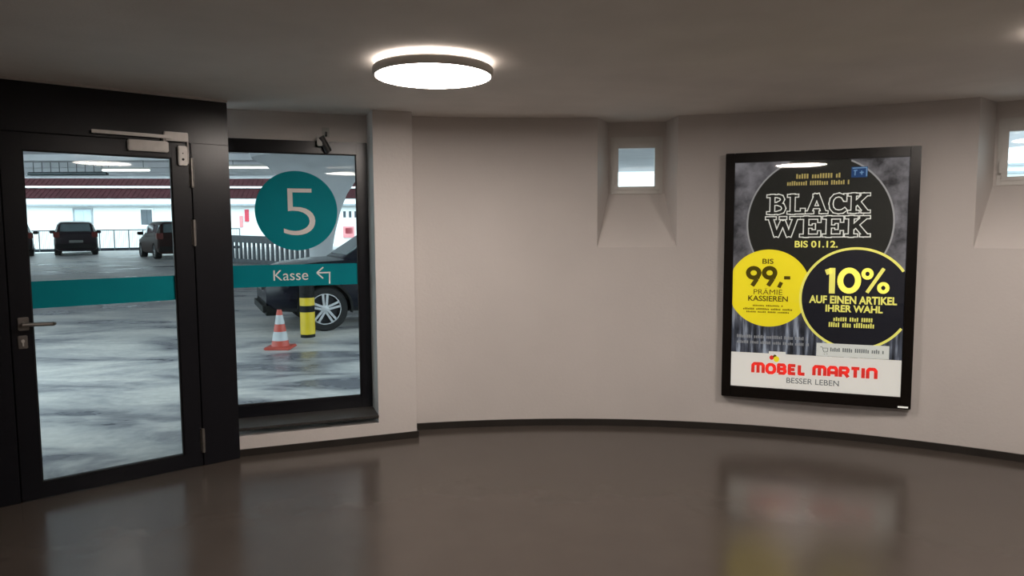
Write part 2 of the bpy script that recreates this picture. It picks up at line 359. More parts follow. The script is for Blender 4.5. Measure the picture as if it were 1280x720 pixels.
# ------------------------------------------------------------------ door set
door = struct(empty('door_1', A, DF.a))
LW, MU = 1.045, 1.30
LT = 2.235                                                       # top of the leaf
MB().bbox(-.42, MU, 0, .09, LT+.006, ZC-.014, .003).build('header_panel', 'metal', door)
MB().bbox(-.42, -.006, 0, .09, 0, LT+.004, .003).build('post', 'metal', door)
MB().bbox(LW+.008, MU, 0, .09, 0, LT+.004, .003).build('post', 'metal', door)
MB().box(-.42, MU, .03, .07, LT-.01, LT+.01).box(-.012, .004, .03, .07, 0, LT).box(LW-.002, LW+.012, .03, .07, 0, LT).build('gasket', 'gasket', door)
g0, g1, gz0, gz1 = .107, .928, .10, 2.135
leaf = MB().bbox(0, g0, 0, .07, .008, LT, .003).bbox(g1, LW, 0, .07, .008, LT, .003).bbox(g0-.004, g1+.004, 0.0005, .069, .008, gz0, .003).bbox(g0-.004, g1+.004, 0.0005, .069, gz1, LT, .003).build('door_leaf', 'metal', door)
MB().box(g0-.01, g1+.01, .030, .042, gz0-.01, gz1+.01).build('pane', 'glass', leaf)
bead = MB()
for (x0, x1, z0, z1) in ((g0, g0+.008, gz0, gz1), (g1-.008, g1, gz0, gz1), (g0, g1, gz0, gz0+.008), (g0, g1, gz1-.008, gz1)): bead.box(x0, x1, .012, .031, z0, z1)
bead.build('glazing_bead', 'gasket', leaf)
hd = MB().bbox(.034, .090, -.012, .001, 1.055, 1.135, .004).tube((.062,-.012,1.095), (.062,-.055,1.095), .011).build('handle', 'steel', leaf, smooth=True)
MB().tube((.052,-.055,1.095), (.205,-.052,1.088), .0125).tube((.205,-.052,1.088), (.214,-.04,1.088), .0125).build('lever', 'steel', hd, smooth=True)
lk = MB().bbox(.030, .078, -.010, .001, .945, 1.025, .004).build('lock_plate', 'steel', leaf)
MB().tube((.054,-.018,.992), (.054,.0,.992), .010).box(.050, .058, -.018, 0, .962, .985).build('lock_cylinder', 'alu', lk)
for z0, z1 in ((1.94, 2.14), (1.545, 1.725), (.10, .27)):
    hg = MB(); k = (z1-z0)/3
    for i in range(3): hg.tube((LW+.003,-.012,z0+i*k+.001), (LW+.003,-.012,z0+(i+1)*k-.001), .0115)
    hg.box(LW-.012, LW+.018, -.004, .001, z0+.01, z1-.01).build('hinge', 'steel', door, smooth=True)
# overhead closer: body on the leaf, slide rail on the header, mounting plate and junction box at the hinge side
def db(x0, y0, x1, y1):
    a = DF.px(x0, y0); c = DF.px(x1, y1); return a[0], c[0], c[1], a[1]
x0, x1, z0, z1 = .665, .905, 2.165, 2.235
cb = MB().bbox(x0, x1, -.045, .001, z0, z1, .006).build('closer_body', 'alu', door)
MB().tube((.88,-.022,z1-.005), (.88,-.022,2.262), .014).build('spindle', 'steel', cb)
aa, ac = DF.px(113, 164.5), DF.px(213, 172); ax, az, cx_, cz_ = aa[0], aa[1], ac[0], ac[1]
MB().add([(x_, y_+yy, z_+zz) for yy in (-.05, -.036) for x_, y_, z_, zz in ((ax, 0, az, -.011), (cx_, .014, cz_, -.011), (cx_, .014, cz_, .011), (ax, 0, az, .011))], [(0,1,2,3),(4,7,6,5),(0,4,5,1),(1,5,6,2),(2,6,7,3),(3,7,4,0)]).build('closer_arm', 'alu', door)
MB().tube((ax+.02,-.043,az), (ax+.02,.001,az), .010).build('arm_pivot', 'steel', door)
MB().bbox(.885, 1.035, -.018, .001, 2.245, 2.305, .004).build('closer_plate', 'alu', door)
jb = MB().bbox(.965, 1.022, -.030, .001, 2.085, 2.215, .005).build('junction_box', 'alu', door)
MB().tube((.993,-.033,2.125), (.993,-.029,2.125), .008).tube((.993,-.033,2.165), (.993,-.029,2.165), .004).build('screw', 'gasket', jb)
MB().tube((1.030,-.008,2.10), (1.030,-.008,2.25), .006).build('cable_tube', 'alu', door)

# ------------------------------------------------------------------ big window in the niche
win = struct(empty('window_1', W0, WF.a))
x0, x1, z0, z1 = -.12, 1.003, .158, 2.287; a0, a1, c0, c1 = -.03, .916, .252, 2.193
fr = MB()
for v in ((x0, a0, z0, z1), (a1, x1, z0, z1), (a0-.003, a1+.003, z0, c0), (a0-.003, a1+.003, c1, z1)): fr.bbox(v[0], v[1], .294, .37, v[2], v[3], .003)
frame = fr.build('frame', 'metal', win)
MB().box(a0-.01, a1+.01, .325, .340, c0-.01, c1+.01).build('pane', 'glass', win)
bd = MB()
for v in ((a0, a0+.008, c0, c1), (a1-.008, a1, c0, c1), (a0, a1, c0, c0+.008), (a0, a1, c1-.008, c1)): bd.box(v[0], v[1], .309, .326, v[2], v[3])
bd.build('glazing_bead', 'gasket', frame)
MB().bbox(-.12, 1.003, -.012, .305, .140, .160, .003).build('sill', 'sill', win)

# decals on the panes
dc = empty('window_decal', WF.w(0, .324), WF.a)
cx, cz = WF.px(371, 263.5, .324); rx = (WF.px(422, 263, .324)[0]-WF.px(320, 264, .324)[0])/2; rz = (WF.px(371, 213.5, .324)[1]-WF.px(371, 314, .324)[1])/2; r5 = (rx+rz)/2
dd = MB().disc(cx, cz, r5, r5, -.001).disc(cx, cz, r5, r5, .0015).build('film', 'teal', dc)
p0 = WF.px(355, 294, .324); p1 = WF.px(393, 236, .324)
text('digit', '5', p0[0], p1[0], p0[1], p1[1], -.0022, 'decal', dc, -.017)
tag(dc, 'round teal window sticker with a pale number 5', 'sticker')
kb = empty('window_band', WF.w(0, .324), WF.a)
bz0, bz1 = WF.px(370, 357.5, .324)[1], WF.px(370, 330.5, .324)[1]
MB().box(a0, a1, -.0015, .0015, bz0, bz1).build('film', 'teal', kb)
p0 = WF.px(342, 351, .324); p1 = WF.px(385, 337, .324)
text('word', 'Kasse', p0[0], p1[0], p0[1], p1[1], -.0025, 'white_film', kb)
ar = keep()
def seg(b, ax, az, bx, bz, w, y):
    d = Vector((bx-ax, bz-az)); L = d.length; d /= L; n = Vector((-d.y, d.x))*w
    b.add([(ax-n.x, y, az-n.y), (bx-n.x, y, bz-n.y), (bx+n.x, y, bz+n.y), (ax+n.x, y, az+n.y)], [(0,1,2,3)])
P = lambda x, y: WF.px(x, y, .324)
for (xa, ya, xb, yb) in ((396, 341, 413, 340.5), (412, 340.5, 412, 354.5), (396, 341, 404, 334), (396, 341, 404, 348)):
    a_, b_ = P(xa, ya), P(xb, yb); seg(ar, a_[0], a_[1], b_[0], b_[1], .0055, -.0025)
ar.build('arrow', 'white_film', kb)
tag(kb, 'teal band across the window lettered Kasse with a left arrow', 'sticker')
gb = empty('door_band', DF.w(0, .030), DF.a)
MB().box(g0+.002, g1-.002, -.0015, .0015, 1.180, 1.346).build('film', 'teal', gb)
tag(gb, 'plain teal band across the glass of the door', 'sticker')

# little camera-like sensor on the lintel above the window
sx, sz = WF.px(405, 178, .29)
sn = empty('sensor', WF.w(sx, .30, 0), WF.a)
MB().bbox(-.012, .042, -.012, .001, sz+.04, sz+.115, .003).build('mount_plate', 'sensor_light', sn)
MB().tube((.018,-.012,sz+.075), (.012,-.06,sz+.045), .009).build('bracket', 'sensor_dark', sn, smooth=True)
MB().tube((-.030,-.075,sz+.035), (.030,-.055,sz-.075), .026, 16).build('housing', 'sensor_dark', sn, smooth=True)
MB().bbox(-.058, -.015, -.09, -.045, sz-.035, sz+.035, .006).build('side_cap', 'sensor_light', sn)
tag(sn, 'small black and white sensor above the large window', 'sensor')

# ------------------------------------------------------------------ small windows
def small_window(k, n):
    G0, G1 = ring(k+f_l, R+ND), ring(k+f_r, R+ND); f = Frame(G0, G1)
    w = struct(empty('window_%d' % n, (G0.x, G0.y, 0), f.a)); L = f.len
    fa, fb = .02, L-.02
    ga = (ring(k+g_l, R+ND).xy-f.p).dot(f.d); gb_ = (ring(k+g_r, R+ND).xy-f.p).dot(f.d)
    fo = MB()
    for v in ((fa, ga-.035, FZ0, FZ1), (gb_+.035, fb, FZ0, FZ1), (ga-.038, gb_+.038, FZ0, GZ0-.02), (ga-.038, gb_+.038, GZ1+.035, FZ1)): fo.bbox(v[0], v[1], -.012, .05, v[2], v[3], .003)
    fo.build('frame', 'pvc', w)
    sa = MB()
    for v in ((ga-.04, ga, GZ0-.03, GZ1+.04), (gb_, gb_+.04, GZ0-.03, GZ1+.04), (ga-.003, gb_+.003, GZ0-.03, GZ0), (ga-.003, gb_+.003, GZ1, GZ1+.04)): sa.bbox(v[0], v[1], -.026, .04, v[2], v[3], .004)
    s_ = sa.build('sash', 'pvc', w)
    MB().box(ga-.01, gb_+.01, .005, .017, GZ0-.01, GZ1+.01).build('pane', 'glass', w)
    MB().bbox(fa+.012, fa+.040, -.045, -.010, 2.06, 2.13, .005).bbox(fa+.012, fa+.034, -.058, -.040, 2.03, 2.11, .004).build('handle', 'pvc', s_)
small_window(0, 2); small_window(STEP, 3)

# ------------------------------------------------------------------ ceiling lights
def ceiling_light(p, label, name='ceiling_light'):
    o = empty(name, p, 0)
    MB().lathe([(0,0), (.225,0), (.225,-.030), (0,-.030)], 48).build('base', 'lamp_body', o, smooth=True)
    MB().lathe([(0,-.028), (.305,-.028), (.318,-.032), (.325,-.040), (.325,-.074), (.318,-.079), (.312,-.079), (.312,-.069), (0,-.069)], 64).build('housing', 'lamp_body', o, smooth=True)
    MB().lathe([(.235,-.0262), (.300,-.0262), (.300,-.0276), (.235,-.0276)], 64, close=True).build('backlight_ring', 'lamp_halo', o)
    MB().lathe([(0,-.0685), (.311,-.0685), (.311,-.0785), (0,-.080)], 64).build('diffuser', 'lamp_disc', o, smooth=True)
    return tag(o, label, 'ceiling light', 'round ceiling lights')
ceiling_light((-.42, 3.85, ZC), 'round flat ceiling light glowing beside the entrance window')
# its glow shows on the ceiling at the right edge of the photograph
ceiling_light(ring(rad(37.5), 3.82, ZC), 'round flat ceiling light beyond the advertising poster', 'ceiling_light_offscreen')
# the bright bar mirrored in the poster glass puts a third one here
ceiling_light((.85, 1.36, ZC), 'round flat ceiling light mirrored in the glass of the advertising poster', 'ceiling_light_offscreen')

# ------------------------------------------------------------------ advertising light box
pl = Vector((0,0)); 
def cyl_px(x, y, r):
    d = ray(x, y); a = d.x**2+d.y**2; bb = -2*(d.x*C.x+d.y*C.y); c = C.length_squared-r*r; t = (-bb+math.sqrt(bb*bb-4*a*c))/(2*a); return Vector((d.x*t, d.y*t))
PF = Frame(cyl_px(904.5, 345, 5.575), cyl_px(1146, 345, 5.575))
po = empty('advertising_poster', PF.w(0, 0), PF.a)
tl, tr_, br, bl = PF.px(907, 192), PF.px(1153, 182), PF.px(1138, 512), PF.px(902, 495)
X0, X1 = (tl[0]+bl[0])/2, (tr_[0]+br[0])/2; Z1, Z0 = (tl[1]+tr_[1])/2, (br[1]+bl[1])/2
bw = .070
pf = MB()
for v in ((X0, X0+bw, Z0, Z1), (X1-bw, X1, Z0, Z1), (X0+bw-.003, X1-bw+.003, Z0, Z0+.088), (X0+bw-.003, X1-bw+.003, Z1-.075, Z1)): pf.bbox(v[0], v[1], 0, .055, v[2], v[3], .004)
pfo = pf.build('frame', 'p_frame', po)
MB().box(X0+.01, X1-.01, .03, .056, Z0+.01, Z1-.01).build('back_box', 'p_frame', po)
px0, px1, pz0, pz1 = X0+bw, X1-bw, Z0+.088, Z1-.075; CL = (px0, px1, pz0, pz1)
PY = .020
pb = MB().box(px0-.003, px1+.003, PY, PY+.008, pz0-.003, pz1+.003).build('print_sheet', 'p_bg', po)
MB().box(px0-.003, px1+.003, .010, .013, pz0-.003, pz1+.003).build('pane', 'poster_glass', po)
Q = PF.px
def box_px(xa, ya, xb, yb):        # left, top, right, bottom pixels at the box's middle
    ym, xm = (ya+yb)/2, (xa+xb)/2
    return Q(xa, ym)[0], Q(xb, ym)[0], Q(xm, yb)[1], Q(xm, ya)[1]
def ptext(name, s, xa, ya, xb, yb, m_, lay=4, bold=0): 
    v = box_px(xa, ya, xb, yb); return text(name, s, *v, PY-.0008*lay, m_, pb, bold)
def layer(n): return PY-.0008*n
# large dark disc with pale ring
cx, cz = Q(1023, 279); rb = (Q(1116.5, 275)[0]-Q(930.5, 283)[0])/2
MB().disc(cx, cz, rb, rb, layer(1), 96, CL).build('printed_disc', 'p_dark', pb)
keep().ringflat(cx, cz, rb, rb, .012, layer(2), CL).build('printed_ring', 'p_grey', pb)
# white bottom panel
wz = Q(1030, 446)[1]
MB().flat([(px0, pz0), (px1, pz0), (px1, wz), (px0, wz)], layer(1)).build('printed_panel', 'p_panel', pb)
v = box_px(961, 440, 982, 450); MB().flat([(v[0], v[2]), (v[1], v[2]), (v[1], v[3]), (v[0], v[3])], layer(1.2)).build('printed_tab', 'p_panel', pb)
# yellow disc
yx, yz = Q(960.5, 360.5); yr = Q(960.5, 312)[1]-yz
MB().disc(yx, yz, yr, yr, layer(3), 96, CL).build('printed_disc', 'p_yellow', pb)
# dark disc with yellow ring
dx, dz = Q(1069, 374); dr = (dx-Q(999, 372)[0])
MB().disc(dx, dz, dr, dr, layer(3.4), 96, CL).build('printed_disc', 'p_dark2', pb)
keep().ringflat(dx, dz, dr, dr, .018, layer(3.8), CL).build('printed_ring', 'p_pale', pb)
# slab letters drawn as outlines
LET = {
 'B': [('t',(.3,0),(.3,1)),('s',(.04,.07),(.62,.07)),('s',(.04,.93),(.6,.93)),('s',(.3,.53),(.6,.53)),('p',[(.58,.93),(.74,.88),(.80,.75),(.74,.62),(.58,.55)]),('p',[(.58,.54),(.80,.46),(.87,.3),(.80,.14),(.58,.07)])],
 'L': [('t',(.32,0),(.32,1)),('s',(.06,.93),(.6,.93)),('s',(.06,.07),(.96,.07)),('t',(.86,.02),(.86,.26))],
 'A': [('t',(.5,.98),(.17,.05)),('t',(.5,.98),(.83,.05)),('s',(.3,.33),(.7,.33)),('s',(.0,.07),(.36,.07)),('s',(.64,.07),(1.0,.07)),('s',(.34,.93),(.56,.93))],
 'C': [('p',[(.84,.70),(.74,.86),(.55,.93),(.34,.88),(.2,.72),(.16,.5),(.2,.28),(.34,.12),(.55,.07),(.74,.1),(.88,.2)]),('s',(.86,.62),(.86,.97))],
 'K': [('t',(.26,0),(.26,1)),('s',(.02,.07),(.5,.07)),('s',(.02,.93),(.5,.93)),('t',(.3,.42),(.78,.93)),('t',(.46,.56),(.82,.07)),('s',(.60,.93),(.98,.93)),('s',(.62,.07),(1.0,.07))],
 'W': [('t',(.12,.95),(.31,.05)),('t',(.31,.05),(.5,.78)),('t',(.5,.78),(.69,.05)),('t',(.69,.05),(.88,.95)),('s',(-.02,.93),(.28,.93)),('s',(.72,.93),(1.02,.93)),('s',(.40,.93),(.60,.93))],
 'E': [('t',(.3,0),(.3,1)),('s',(.04,.93),(.9,.93)),('s',(.04,.07),(.9,.07)),('s',(.3,.5),(.66,.5)),('s',(.88,.72),(.88,.97)),('s',(.88,.03),(.88,.28)),('s',(.64,.38),(.64,.62))]}
def strokes(word, xa, ya_l, ya_r, xb, yb_l, yb_r, n_cells, out, lay):
    b = keep(); ws = n_cells
    tot = sum(ws); acc = 0
    for ch, wd in zip(word, ws):
        xl = xa+(xb-xa)*acc/tot; xr = xa+(xb-xa)*(acc+wd)/tot; acc += wd
        fm = ((xl+xr)/2-xa)/(xb-xa); top = ya_l+(ya_r-ya_l)*fm; bot = yb_l+(yb_r-yb_l)*fm
        s0, s1, h0, h1 = box_px(xl, top, xr, bot); H = h1-h0; Wd = s1-s0
        for st in LET[ch]:
            segs = [(st[1], st[2])] if st[0] in 'ts' else list(zip(st[1], st[1][1:]))
            hw = {'t': .095, 's': .050, 'p': .072}[st[0]]; ext = 0.0 if st[0] in 'ts' else .02
            if out: hw += .050; ext += .050
            for p, q in segs:
                a_ = Vector((s0+p[0]*Wd, h0+p[1]*H)); c_ = Vector((s0+q[0]*Wd, h0+q[1]*H)); d = (c_-a_).normalized()*ext*H
                a_ -= d; c_ += d; seg(b, a_.x, a_.y, c_.x, c_.y, hw*H, layer(lay))
    return b
for lay, out, m_ in ((4, True, 'p_white'), (5, False, 'p_dark')):
    strokes('BLACK', 958, 243.5, 241, 1088, 268, 266, (1, .95, 1.1, 1, 1.1), out, lay).build('printed_word', m_, pb)
    strokes('WEEK', 958, 271, 269.5, 1088, 296.5, 296, (1.45, 1, 1, 1.12), out, lay+(.4 if out else .0)).build('printed_word', m_, pb)
# readable print
def arc(cx_, cy_, rx_, ry_, a0_, a1_, n=18): return [(cx_+rx_*math.cos(rad(a0_+(a1_-a0_)*i/n)), cy_+ry_*math.sin(rad(a0_+(a1_-a0_)*i/n))) for i in range(n+1)]
DIG = {'1': [[(.22,.82),(.62,.90)],[(.66,0),(.66,1)]], '0': [arc(.5,.5,.37,.40,0,360,28)],
 '9': [arc(.5,.67,.34,.235,0,360,28),[(.83,.62),(.72,.38),(.42,.02)]], ',': [[(.72,.20),(.25,-.07)]], '-': [[(.1,.42),(.9,.42)]],
 '%': [arc(.22,.76,.145,.155,0,360,20), arc(.80,.22,.145,.155,0,360,20), [(.80,.98),(.22,.02)]]}
def digits(word, cells, xa, xb, yt, yb, m_, lay, hw):
    tot = sum(cells); acc = 0
    for ch, wd in zip(word, cells):
        b = keep(); s0, s1, h0, h1 = box_px(xa+(xb-xa)*acc/tot, yt, xa+(xb-xa)*(acc+wd)/tot, yb); acc += wd; H = h1-h0
        for line in DIG[ch]:
            w_ = hw*H*{'%': .62, ',': .85, '-': .8}.get(ch, 1)
            for p, q in zip(line, line[1:]):
                a_ = Vector((s0+p[0]*(s1-s0), h0+p[1]*H)); c_ = Vector((s0+q[0]*(s1-s0), h0+q[1]*H)); d = (c_-a_).normalized()*(.012 if len(line) > 4 else 0)
                seg(b, a_.x-d.x, a_.y-d.y, c_.x+d.x, c_.y+d.y, w_, layer(lay))
        b.build('printed_digit', m_, pb)
ptext('printed_word', 'BIS 01.12.', 993.5, 301, 1047.5, 309.5, 'p_pale', 4, .02)
ptext('printed_word', 'BIS', 953, 323.5, 967, 330, 'p_brown', 4, .02)
digits('99,-', (1.25, 1.25, .45, .62), 932, 989, 333, 358, 'p_brown', 4, .105)
ptext('printed_word', 'PRÄMIE', 942, 360.5, 978, 368.5, 'p_brown', 4, 0)
ptext('printed_word', 'KASSIEREN', 935, 370, 985, 377, 'p_brown', 4, .022)
digits('10%', (.72, 1.15, 1.35), 1028, 1112, 335, 367, 'p_pale', 4.4, .105)
ptext('printed_word', 'AUF EINEN ARTIKEL', 1011.5, 370.5, 1122, 380.5, 'p_pale', 4.4, .032)
ptext('printed_word', 'IHRER WAHL', 1032, 382, 1104, 391, 'p_pale', 4.4, .032)
ptext('printed_word', 'BESSER LEBEN', 983, 474.5, 1049, 481.5, 'p_text', 3, .01)
# lines too small to read: rows of short strokes
def greek(xa, ya, xb, yb, m_, lay, n, name='fine_print'):
    x0, x1, z0, z1 = box_px(xa, ya, xb, yb); b = keep(); w = (x1-x0)/n; i = 0
    while i < n:
        L = min(random.randint(4, 9), n-i)
        for k in range(L):
            q = x0+(i+k)*w; zz = z1 if random.random() < .6 else z0+(z1-z0)*.8
            b.flat([(q, z0), (q+w*.62, z0), (q+w*.62, zz), (q, zz)], layer(lay))
        i += L+1
    o = b.build(name, m_, pb); o['kind'] = 'stuff'
greek(995.5, 216.5, 1052, 222.5, 'p_gold', 4, 17); greek(984, 225.5, 1063, 231, 'p_gold', 4, 27)
greek(941, 381.5, 979, 383.5, 'p_brown', 4, 18); greek(929, 385.5, 991, 388, 'p_brown', 4, 30); greek(933, 389.5, 987, 391.5, 'p_brown', 4, 26)
greek(1042, 397.5, 1092, 402.5, 'p_pale', 4.4, 17); greek(1036, 404, 1097, 410, 'p_pale', 4.4, 21)
greek(921, 420, 1010, 424, 'p_grey', 2, 40); greek(921, 427.5, 1012, 431, 'p_grey', 2, 42)
# white address strip with trolley mark
v = box_px(1020.5, 431, 1112, 447.5); MB().flat([(v[0], v[2]), (v[1], v[2]), (v[1], v[3]), (v[0], v[3])], layer(5)).build('printed_strip', 'p_white', pb)
greek(1038, 436.5, 1106, 441.5, 'p_text', 6, 26)
tk = keep()
for (xa, ya, xb, yb) in ((1025.5, 434, 1028, 434), (1028, 434, 1030, 440.5), (1030, 440.5, 1034.5, 440), (1034.5, 440, 1035, 435.5), (1028.5, 435.5, 1035, 435.5), (1030, 442.5, 1030.8, 443.2), (1033.6, 442.3, 1034.4, 443)):
    a_, c_ = Q(xa, ya), Q(xb, yb); seg(tk, a_[0], a_[1], c_[0], c_[1], .0022, layer(6))
tk.build('printed_trolley', 'p_text', pb)
# blue square mark
v = box_px(1064.5, 208, 1085, 221.5); MB().flat([(v[0], v[2]), (v[1], v[2]), (v[1], v[3]), (v[0], v[3])], layer(3)).build('printed_square', 'p_blue', pb)
bm_ = keep()
for (xa, ya, xb, yb) in ((1066, 210, 1084, 209), (1084, 209, 1083.5, 220), (1067.5, 213, 1072, 212.5), (1069.5, 212.5, 1069, 219), (1075, 215.5, 1080, 215), (1077.5, 213, 1077.5, 218)):
    a_, c_ = Q(xa, ya), Q(xb, yb); seg(bm_, a_[0], a_[1], c_[0], c_[1], .004, layer(4))
bm_.build('printed_mark', 'p_blue2', pb)
# rounded red lettering of the bottom panel
LOGO = {
 'M': [[(.08,0),(.08,.72),(.2,.88),(.80,.88),(.92,.72),(.92,0)],[(.5,.88),(.5,0)]],
 'O': [[(.3,.05),(.1,.2),(.05,.45),(.12,.72),(.32,.86),(.62,.86),(.85,.72),(.93,.45),(.87,.2),(.65,.05),(.3,.05)]],
 'B': [[(.12,.05),(.12,.88),(.7,.88),(.84,.72),(.8,.55),(.6,.47),(.12,.47)],[(.6,.47),(.86,.4),(.9,.22),(.75,.05),(.12,.05)]],
 'E': [[(.9,.88),(.15,.88),(.15,.05),(.9,.05)],[(.15,.47),(.8,.47)]],
 'L': [[(.15,.95),(.15,.05),(.92,.05)]],
 'A': [[(.08,0),(.08,.68),(.25,.88),(.75,.88),(.92,.68),(.92,0)],[(.08,.36),(.92,.36)]],
 'R': [[(.1,0),(.1,.88),(.72,.88),(.88,.72),(.84,.52),(.66,.42),(.1,.42)],[(.55,.42),(.92,0)]],
 'T': [[(.0,.88),(1,.88)],[(.5,.88),(.5,0)]],
 'I': [[(.5,0),(.5,.95)]],
 'N': [[(.08,0),(.08,.72),(.25,.88),(.75,.88),(.92,.72),(.92,0)]]}
def logo(word, cells, xa, xb, tl_, tr2, bl_, br2):
    b = keep(); tot = sum(cells); acc = 0
    for ch, wd in zip(word, cells):
        xl = xa+(xb-xa)*(acc+.10*1)/tot; xr = xa+(xb-xa)*(acc+wd-.10)/tot; fm = ((xl+xr)/2-xa)/(xb-xa); acc += wd
        s0, s1, h0, h1 = box_px(xl, tl_+(tr2-tl_)*fm, xr, bl_+(br2-bl_)*fm)
        for line in LOGO[ch]:
            for p, q in zip(line, line[1:]):
                a_ = Vector((s0+p[0]*(s1-s0), h0+p[1]*(h1-h0))); c_ = Vector((s0+q[0]*(s1-s0), h0+q[1]*(h1-h0))); d = (c_-a_).normalized()*.012
                seg(b, a_.x, a_.y, c_.x, c_.y, .0125, layer(3))
                if q is not line[-1] or q == line[0]: b.flat([(c_.x+.0125*math.cos(t*math.pi/6), c_.y+.0125*math.sin(t*math.pi/6)) for t in range(12)], layer(3))
    return b
logo('MOBEL', (1.35, 1.05, 1, .95, .85), 938.5, 1008, 453, 457, 466, 469).build('printed_word', 'p_red', pb)
logo('MARTIN', (1.4, 1.05, 1.1, .95, .5, 1.1), 1015, 1097.5, 457, 461, 469.5, 474.5).build('printed_word', 'p_red', pb)
for (xa, ya, r_, m_) in ((964.5, 447.5, .016, 'p_red'), (968.5, 446, .013, 'p_brown'), (970.5, 449.5, .021, 'p_yellow')):
    a_ = Q(xa, ya); MB().disc(a_[0], a_[1], r_, r_*1.1, layer({'p_red': 3, 'p_brown': 3.3, 'p_yellow': 3.6}[m_]), 24).build('printed_dot', m_, pb)
a_ = Q(1122, 508.3); c_ = Q(1135, 510.2)
MB().box(a_[0], c_[0], -.0015, .001, Z0+.010, Z0+.022).build('maker_tag', 'p_white', po)
tag(po, 'large black framed advertising light box with a yellow disc on the curved wall', 'poster')

# ================================================================== OUTSIDE: the car park
b = MB(); rs = [5.0, 5.6, 6.2, 7, 8, 9.5, 11, 13, 16, 20, 25, 30, 38, 40]; NT = 60
for r in rs:
    for i in range(NT+1):
        p = ring(rad(-105+i*210/NT), r); b.v.append((p.x, p.y, deckz(p.y)))
for j in range(len(rs)-1):
    for i in range(NT): b.f.append((j*(NT+1)+i, j*(NT+1)+i+1, (j+1)*(NT+1)+i+1, (j+1)*(NT+1)+i))
struct(b.build('parking_deck', 'deck', smooth=True))
b = MB().box(-90, 90, -40, 120, -4.2, -4.0); struct(b.build('ground', 'deck'))

# roof slab over the parking rows, with beams
def slabz(y): return 3.42 + .0467*(y-16)                        # the roof climbs with the deck and ends at the railing
pl_ = [(-26, 7.8), (0, 7.8), (11, 12.5), (11, 28.4), (1, 30.0), (-2, 36.0), (-14.3, 36.0), (-26, 32.5)]; n = len(pl_)
struct(MB().add([(x, y, slabz(y)) for x, y in pl_]+[(x, y, slabz(y)+.33) for x, y in pl_], [tuple(range(n))[::-1], tuple(range(n, 2*n))]+[(i, (i+1) % n, n+(i+1) % n, n+i) for i in range(n)]).build('parking_roof', 'slab'))
for y in (15.4, 19.0, 22.6, 26.2):
    q = [(-26, y), (-2, y+1.0), (-2, y+1.25), (-26, y+.25)]
    struct(MB().add([(a, c, slabz(c)-.14) for a, c in q]+[(a, c, slabz(c)+.01) for a, c in q], [(0,3,2,1),(4,5,6,7),(0,1,5,4),(1,2,6,5),(2,3,7,6),(3,0,4,7)]).build('parking_roof_beam', 'slab'))

# added canopy, out of view, to shade the deck near the door
struct(ring_wall(rad(-85), rad(-13), R+.32, R+2.9, 2.82, 3.02).build('added_shade_canopy', 'slab', smooth=True))

# mushroom columns
def column(x, y, label):
    z = deckz(y)
    prof = [(.24, z-.02), (.24, .9), (.27, 1.3), (.34, 1.65), (.46, 2.1), (.62, 2.5), (.85, 2.85), (1.15, 3.12), (1.45, 3.28), (1.5, 3.43)]
    o = MB().lathe([(r, h) for r, h in prof], 40).build('mushroom_column', 'concrete', None, smooth=True, loc=(x, y, 0))
    return tag(o, label, 'column')
column(at_depth(401, 16.2), 16.2, 'pale round concrete column flaring into the parking roof behind the round sticker')

# tube lights and a cable tray under the roof
def tube_light(x, y, label):
    o = empty('tube_light', (x, y, 3.30), .06)
    MB().bbox(-.62, .62, -.06, .06, 0, .05, .005).build('housing', 'alu', o)
    MB().tube((-.60, 0, -.02), (.60, 0, -.02), .028).build('tube', 'tube', o, smooth=True)
    for s_ in (-.45, .45): MB().tube((s_, 0, .05), (s_, 0, slabz(y)-3.29), .008).build('hanger', 'tray', o)
    return tag(o, label, 'light', 'tube lights under the parking roof')
tube_light(at_depth(162, 18.6), 18.6, 'lit tube light under the parking roof seen through the door')
tube_light(at_depth(317, 18.0), 18.0, 'lit tube light under the parking roof seen beside the round sticker')
x = at_depth(45, 19.5); xe = at_depth(133, 19.2); o = empty('cable_tray', (x, 19.4, 3.22), 0)
MB().box(0, xe-x, -.08, .08, 0, .015).box(0, xe-x, -.08, -.07, 0, .07).box(0, xe-x, .07, .08, 0, .07).build('tray', 'tray', o)
for i in range(9):
    q = (xe-x)*(i+.5)/9; MB().tube((q, 0, .01), (q, 0, slabz(19.4)-3.21), .01).build('hanger', 'tray', o); MB().box(q-.12, q+.09, -.05, .05, .015, .09).build('cable_bundle', 'plastic', o)
tag(o, 'dark cable tray hanging under the parking roof', 'cable tray')

